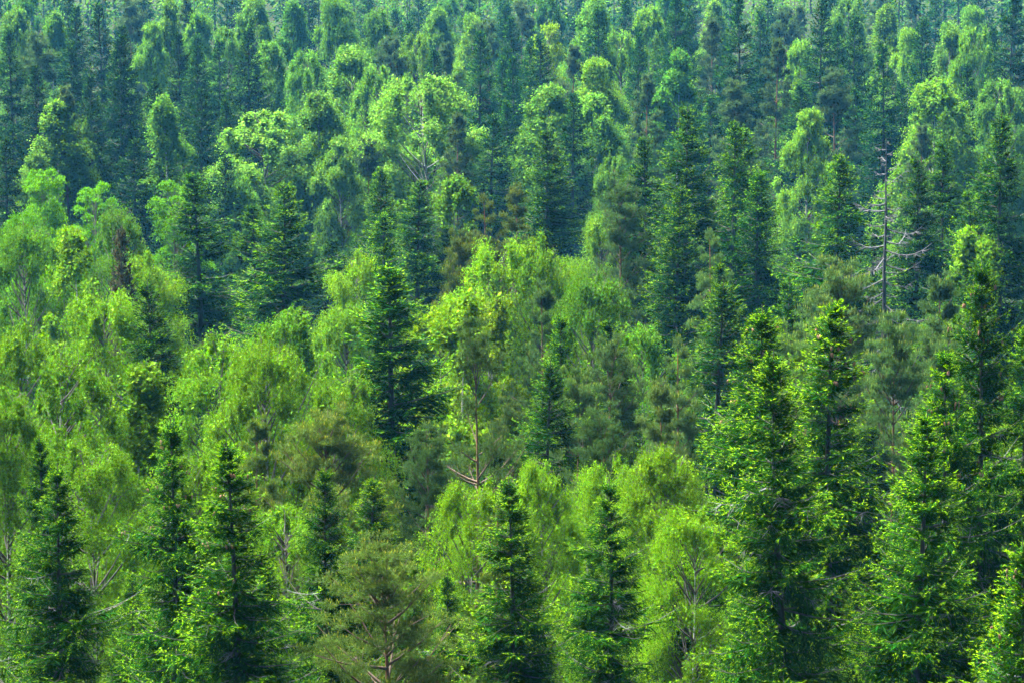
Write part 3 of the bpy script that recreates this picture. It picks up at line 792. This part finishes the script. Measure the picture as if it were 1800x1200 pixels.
# ------------------------------------------------------------------ the stock of trees, by kind and by distance band
NEAR, MID, FAR = 0, 1, 2
def band(D): return NEAR if D < 128 else MID if D < 212 else FAR
STOCK = {
 ('S', NEAR): [spruce(11 + k, wood='full', H=21.5, R=(3.1, 3.2, 3.0)[k], whorl=.40, sp2=.128, sp3=.070, ls=.128, w=.028, droop=(1.1, 1.7, 1.4)[k],
                 new=(.65, .58, .62, .55)[k], lump=(.2, .3, .3, .35)[k], gap=(.06, .16, .12, .2)[k], pw=(.80, .80, .78)[k]) for k in range(3)],
 ('S', MID): [spruce(20 + k, H=22, R=3.2, sp2=.165, sp3=.088, ls=.165, w=.036, droop=(.6, .9, 1.1)[k], new=.52, lump=(.2, .3, .25)[k], gap=(.04, .12, .06)[k]) for k in range(2)],
 ('S', FAR): [spruce(30 + k, H=22, R=3.2, pw=.92, whorl=.46, sp2=.235, sp3=.128, ls=.25, w=.064, droop=(.6, .9, .7)[k], new=.2, lump=(.15, .25, .3)[k], gap=(.03, .08, .1)[k]) for k in range(3)],
 ('B', NEAR): [birch(40 + k, H=18, W=8.0, base=.1, shape=('dome', 'round', 'dome')[k], plumes=165, strands=32, per=26, leaf=.072, prad=.9, hangl=1.3, hollow=.3) for k in range(2)],
 ('B', MID): [birch(45 + k, H=19, W=8.4, base=.12, shape=('dome', 'round', 'dome')[k], plumes=140, strands=30, per=27, leaf=.088, prad=1.0, hangl=1.6, hollow=.3) for k in range(3)],
 ('B', FAR): [birch(50 + k, H=20, W=(8.4, 8.0, 7.6)[k], base=.15, shape=('dome', 'round', 'round')[k], plumes=140, strands=25, per=18, leaf=.135, prad=1.0, hangl=1.8, hollow=.3) for k in range(3)],
 ('T', MID): [birch(56, H=19, W=5.0, base=.2, shape='tall', plumes=56, strands=34, per=22, leaf=.13, prad=.9)],
 ('T', FAR): [birch(57 + k, H=20, W=5.2, base=.2, shape='tall', plumes=76, strands=24, per=17, leaf=.14, prad=.75, hangl=1.5) for k in range(2)],
 ('G', MID): [birch(60 + k, H=18, W=5.6, base=.2, shape='round', plumes=44, strands=26, per=26, leaf=.125, prad=.85, hangl=2.0, hollow=.45) for k in range(2)],
 ('P', MID): [pine(70 + k, H=18, R=2.8, branches=60, pads=6, tufts=42, blades=6, bl=.185, bw=.036, shape=('cone', 'cone', 'round')[k], base=.3) for k in range(3)],
 ('P', FAR): [pine(74 + k, H=20, R=2.8, branches=52, pads=5, tufts=24, blades=5, bl=.36, bw=.075, shape=('cone', 'round')[k], base=.35, candle=.05) for k in range(2)],
 ('Q', NEAR): [pine(78, H=15, R=3.3, branches=80, pads=7, tufts=44, blades=7, bl=.135, bw=.026, shape='round', base=.25, candle=.3)],
 ('Q', MID): [pine(79, H=17, R=3.2, branches=74, pads=6, tufts=42, blades=6, bl=.185, bw=.036, shape='round', base=.25, candle=.3)],
 ('M', MID): [layered_tree(81, plates=100, leaves=400, leaf=.15, flat=.3)],
 ('R', MID): [layered_tree(83, H=14, W=5.5, plates=130, leaves=260, leaf=.13, prad=.85, flat=.14)],
 ('M', FAR): [layered_tree(84, plates=90, leaves=170, leaf=.22, flat=.5, H=15, W=5.5)],
 ('V', FAR): [birch(90, H=19, W=9.5, base=.2, shape='dome', plumes=150, strands=28, per=19, leaf=.13, hollow=.4, front_open=.6001, prad=1.05)],
 ('H', FAR): [birch(92, H=21, W=7.2, base=.2, shape='tall', plumes=120, strands=28, per=18, leaf=.135, front_open=.4, prad=.9, hangl=1.6)],
 ('L', MID): [spruce(95, H=22, R=3.0, sp2=.15, sp3=.078, ls=.17, w=.042, droop=1.3, new=.5, lump=.2, gap=.04, whorl=.5, inner=1.6)],
 ('N', MID): [spruce(97, H=20, R=1.6, sp2=.20, sp3=.12, ls=.24, w=.085, droop=.3, new=.12, lump=.08, gap=0, pw=.6, mats=('dry_needle', 'needle'))],
 ('r', MID): [pine(98, H=20, R=3.5, branches=66, pads=6, tufts=30, blades=6, bl=.22, bw=.04, shape='round', base=.3, open_side=True)],
}
def stock(kind, b):
    for q in (b, MID, NEAR, FAR):
        for k in (kind, {'Q': 'P', 'G': 'B', 'T': 'B', 'R': 'M'}.get(kind, kind)):
            if (k, q) in STOCK: return STOCK[(k, q)]

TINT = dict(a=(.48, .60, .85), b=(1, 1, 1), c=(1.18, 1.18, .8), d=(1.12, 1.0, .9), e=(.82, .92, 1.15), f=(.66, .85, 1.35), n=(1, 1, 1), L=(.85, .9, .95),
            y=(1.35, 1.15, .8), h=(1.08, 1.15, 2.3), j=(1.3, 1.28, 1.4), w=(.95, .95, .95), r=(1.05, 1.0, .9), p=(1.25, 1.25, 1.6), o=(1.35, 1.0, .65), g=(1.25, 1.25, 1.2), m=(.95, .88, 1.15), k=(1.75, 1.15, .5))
KIND = dict(S=('spruce_tree', 'spruce', 'spruces on the slope'), B=('birch_tree', 'birch', 'birches on the slope'), T=('birch_tree', 'birch', 'birches on the slope'),
            G=('birch_tree', 'birch', 'birches on the slope'), H=('birch_tree', 'birch', 'birches on the slope'), V=('birch_tree', 'birch', 'birches on the slope'),
            P=('pine_tree', 'pine', 'pines on the slope'), Q=('pine_tree', 'pine', 'pines on the slope'), M=('maple_tree', 'maple', 'maples on the slope'),
            R=('rowan_tree', 'rowan', 'rowans on the slope'), D=('dead_tree', 'dead tree', None), N=('conifer_tree', 'conifer', None), L=('spruce_tree', 'spruce', 'spruces on the slope'))

def cone_mesh():
    mb = MB(); z = np.array([0, -.03, -.09, -.15, -.18])
    mb.tube(np.stack([0 * z, 0 * z, z], -1) + np.array([[0, 0, 0], [.002, 0, 0], [.004, 0, 0], [.002, 0, 0], [0, 0, 0]]), np.array([.012, .030, .034, .024, .006]), 7)
    return mb.mesh('spruce_cone', [M['cone']], True)
CONE = cone_mesh()

def child(name, me, parent, loc=(0, 0, 0), rot=None, tint=None):
    o = bpy.data.objects.new(name, me); COL.objects.link(o)
    o.parent = parent; o.location = loc
    if rot: o.rotation_euler = rot
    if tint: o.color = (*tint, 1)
    return o

def dead_spruce(root, H):
    rng = np.random.default_rng(5)
    tb = MB(); zz = np.linspace(-.5, H, 18); wx = np.cumsum(rng.normal(size=18) * .03)
    axis = lambda z: np.array([np.interp(z, zz, wx), -.5 * np.interp(z, zz, wx), z])
    tb.tube(np.stack([wx, -.5 * wx, zz], -1), .0105 * (H - zz) + .02, 8)
    child('trunk', tb.mesh('dead_trunk', [M['dead_wood']], True), root)
    for j in range(74):
        t = .25 + (H * .72) * (j / 74) ** .9 + rng.random() * .2
        L = min(.35 + .33 * t, 2.8) * rng.choice([.35, .7, 1.0, 1.2], p=[.2, .25, .35, .2]) * rng.uniform(.85, 1.15); ph = j * 2.39996 + rng.random()
        o = np.array([math.cos(ph), math.sin(ph), 0]); lt = np.array([-o[1], o[0], 0])
        s = np.linspace(0, 1, 7); a = np.interp(t, [0, 1.5, 5, 12], [.7, .1, -.25, -.6]) + rng.normal() * .16; up = np.interp(t, [0, 3, 8], [.1, .35, .45])
        pts = axis(H - t) + o * (L * s)[:, None] + UP * (L * (a * s + up * s ** 3))[:, None] + lt * (rng.normal() * .2 * L * s * s)[:, None] + rng.normal(size=(7, 3)) * .05 * s[:, None]
        b = MB(); b.tube(pts, (.022 + .012 * L) * (1.1 - .9 * s), 5)
        for _ in range(int(8 + 13 * L)):
            u = rng.uniform(.2, 1); c = pts[int(u * 6)]; l_ = rng.uniform(.15, .55) * (.5 + .3 * L)
            dv = unit(o * .7 + lt * rng.choice([-1, 1]) * rng.uniform(.3, 1) - UP * rng.uniform(-.1, .6))
            b.tube(np.stack([c, c + dv * l_ * .55, c + dv * l_ + UP * .06]), np.array([.017, .012, .004]), 3)
        child('branch', b.mesh('dead_branch', [M['dead_wood']], True), root)

def reach(D): return D * (D / 160.0) ** 0.68      # from the depth noted in the list to metres from the camera
PICK = random.Random(12)
turn = {}
def plant(kind, px, py, D, w, v, tint, label):
    old, D = D, reach(D)
    top = pix(px, py, D)
    gz = float(ground_z(top.x, top.y))
    H = top.z - gz
    name, cat, grp = KIND[kind]
    root = bpy.data.objects.new(name, None)
    root.empty_display_size = .5
    root.location = (top.x, top.y, gz)
    COL.objects.link(root)
    root['label'] = label; root['category'] = cat
    if grp: root['group'] = grp
    if kind == 'D':
        dead_spruce(root, H); return H, 1
    key = 'r' if tint == 'r' else kind
    st = stock(key, band(old))
    turn[id(st)] = turn.get(id(st), -1) + 1
    a = st[turn[id(st)] % len(st)]
    sz = H / a['H']
    wm = w * D / FPX
    if kind in 'BGV': wm = max(1.35 * wm, (.34 if kind == 'B' and old < 225 else .29) * H * PICK.uniform(.9, 1.1))
    if kind in 'TH': wm = max(1.25 * wm, .27 * H)
    if kind in 'PQ': wm = max(1.2 * wm, .20 * H)
    if kind in 'SLN':
        if kind != 'N': wm *= 1.25 if old < 128 else 1.3
        t = v * D / FPX / sz
        frac = max(min(1, t / (a['T'] * a['H'])) ** a['pw'], .2)
        sx = wm / (a['W'] * frac)
    else:
        sx = wm / a['W']
    sx0 = sx
    sx = min(max(sx, .45), 1.7)
    root.scale = (sx, sx, sz)
    root.rotation_euler = (PICK.gauss(0, .012), PICK.gauss(0, .012), 0 if kind in 'VH' or tint == 'r' else PICK.uniform(0, 6.28))
    tc = TINT[tint]
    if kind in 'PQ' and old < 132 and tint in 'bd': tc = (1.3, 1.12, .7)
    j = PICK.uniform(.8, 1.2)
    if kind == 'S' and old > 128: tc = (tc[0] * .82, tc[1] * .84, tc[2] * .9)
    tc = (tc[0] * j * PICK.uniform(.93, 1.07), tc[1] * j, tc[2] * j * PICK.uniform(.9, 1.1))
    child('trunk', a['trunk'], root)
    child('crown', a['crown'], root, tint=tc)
    if a.get('dead') and kind == 'S':
        for me in a['dead']: child('branch', me, root)
    if a.get('cones') and (tint == 'c' or 'thin rounded tip' in label or 'tallest knobbly' in label[:17]):
        for c in a['cones']:
            for q in range(2):
                child('cone', CONE, root, tuple(c + np.array([PICK.uniform(-.12, .12), PICK.uniform(-.12, .12), -.02])), (PICK.uniform(-.3, .3), PICK.uniform(-.3, .3), 0))
    return H, sx0

# spruces that fill the hollows: nothing tells one from the next
FILL = random.Random(31)
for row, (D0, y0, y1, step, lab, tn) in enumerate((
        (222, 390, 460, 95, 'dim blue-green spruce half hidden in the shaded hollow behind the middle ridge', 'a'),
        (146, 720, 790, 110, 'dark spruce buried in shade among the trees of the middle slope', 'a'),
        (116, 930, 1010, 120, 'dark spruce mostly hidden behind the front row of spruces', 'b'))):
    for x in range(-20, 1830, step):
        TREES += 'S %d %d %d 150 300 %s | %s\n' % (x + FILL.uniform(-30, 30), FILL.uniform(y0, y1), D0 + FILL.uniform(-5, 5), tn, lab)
rep = []
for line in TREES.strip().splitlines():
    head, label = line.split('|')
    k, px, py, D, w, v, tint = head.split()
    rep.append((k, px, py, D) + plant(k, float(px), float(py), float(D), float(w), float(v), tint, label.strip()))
if DEBUG:
    for r in rep:
        if r[0] != 'D' and (not 9 < r[4] < 31 or not .5 < r[5] < 1.6): print('ODD', r)
    print('TRIS', sum(sum(len(p.vertices) - 2 for p in me.polygons) for me in bpy.data.meshes if me.users))
# ------------------------------------------------------------------ what nobody could count: the wood beyond the frame and the growth on the floor
def scatter():
    rng = np.random.default_rng(77)
    def arrays(f):
        """Vertices, faces and slots of one cheap tree, before it becomes a mesh."""
        return [(np.concatenate(b.v), b.f) for b in f]
    def kit(ns, ws, nb, wb):
        out = []
        for k in range(3):
            mb = MB(); H = 21
            z = H - (rng.random(ns) ** .6) * (H - 2.5); t = H - z; ph = rng.random(ns) * 6.283
            r = np.clip(3.0 * (t / 13) ** .8, .1, 3) * rng.uniform(.2, 1.1, ns)
            p = np.stack([np.cos(ph) * r * .6, np.sin(ph) * r * .6, z], -1)
            d = unit(np.stack([np.cos(ph), np.sin(ph), rng.normal(size=ns) * .4 - .3], -1) + rng.normal(size=(ns, 3)) * .3)
            mb.kites(p, d, perp(d, UP + rng.normal(size=(ns, 3)) * .5), ws * 2.6 + r * .12, ws, np.where(rng.random(ns) < .15, 1, 0))
            mb.tube(np.array([[0, 0, -.5], [0, 0, H]]), np.array([.25, .02]), 5, 3)
            out.append(mb)
        for k in range(2):
            mb = MB(); g = rand_unit(rng, nb) * rng.uniform(.5, 1.05, (nb, 1)) * [3.1, 3.1, 6.0] + UP * 12.5
            g[:, 0] *= 1 + .25 * np.sin(g[:, 2] * 1.3 + k); d = unit(rng.normal(size=(nb, 3)) - UP)
            mb.kites(g, d, perp(d, rand_unit(rng, nb)), wb * 1.4, wb, 2)
            mb.tube(np.array([[0, 0, -.5], [0, 0, 17]]), np.array([.2, .03]), 5, 3)
            out.append(mb)
        return out
    fine, coarse = kit(1900, .17, 2600, .17), kit(420, .34, 520, .34)
    spots = []
    for D in np.arange(62, 640, 12):
        for sgn in (-1, 1):
            for c in range(1):
                spots.append((sgn * (.187 * D + 5 + c * 9 + rng.uniform(-2, 3)), D * .99 + rng.uniform(-3, 3)))
    for Y in (655, 675, 700, 730, 765):
        for x in np.arange(-.2 * Y, .2 * Y, 7.5): spots.append((x + rng.uniform(-3, 3), Y + rng.uniform(-6, 6)))
    big = MB()
    for x, y in spots:
        mb = (fine if y < 260 else coarse)[rng.integers(0, 5)]
        a = rng.random() * 6.28; s = rng.uniform(.85, 1.15) * np.interp(y, [60, 160, 330, 560], [.75, 1, 1.25, 1.5]); ca, sa = math.cos(a), math.sin(a)
        R = np.array([[ca, -sa, 0], [sa, ca, 0], [0, 0, 1]]) * s
        off = np.array([x, y, float(ground_z(x, y))])
        big.v.append(np.concatenate(mb.v) @ R.T + off)
        for f, m in mb.f: big.f.append((f + big.n, m))
        big.n += mb.n
    me = big.mesh('forest', [M['needle'], M['shoot'], M['birch_leaf'], M['spruce_bark']])
    o = bpy.data.objects.new('forest', me); COL.objects.link(o); o['kind'] = 'stuff'; o.color = (.8, .9, 1.1, 1)
    # shrubs and saplings under the trees
    ub = MB(); n = 2200
    y = np.sqrt(rng.uniform(55 ** 2, 640 ** 2, n)); x = rng.uniform(-1, 1, n) * (.19 * y + 4)
    z = ground_z(x, y); h = rng.uniform(.8, 3.6, n)
    k = 14; i = np.repeat(np.arange(n), k); m = len(i)
    g = rand_unit(rng, m) * rng.uniform(.3, 1, (m, 1)); g[:, 2] = np.abs(g[:, 2])
    p = np.stack([x[i], y[i], z[i]], -1) + g * np.stack([h[i] * .6, h[i] * .6, h[i]], -1)
    d = unit(g * .6 + rng.normal(size=(m, 3)) * .5)
    ub.kites(p, d, perp(d, rand_unit(rng, m)), rng.uniform(.25, .5, m), rng.uniform(.15, .3, m), np.where(rng.random(m) < .4, 1, 0))
    me = ub.mesh('undergrowth', [M['needle'], M['birch_leaf']])
    o = bpy.data.objects.new('undergrowth', me); COL.objects.link(o); o['kind'] = 'stuff'; o.color = (.8, .85, 1, 1)
scatter()
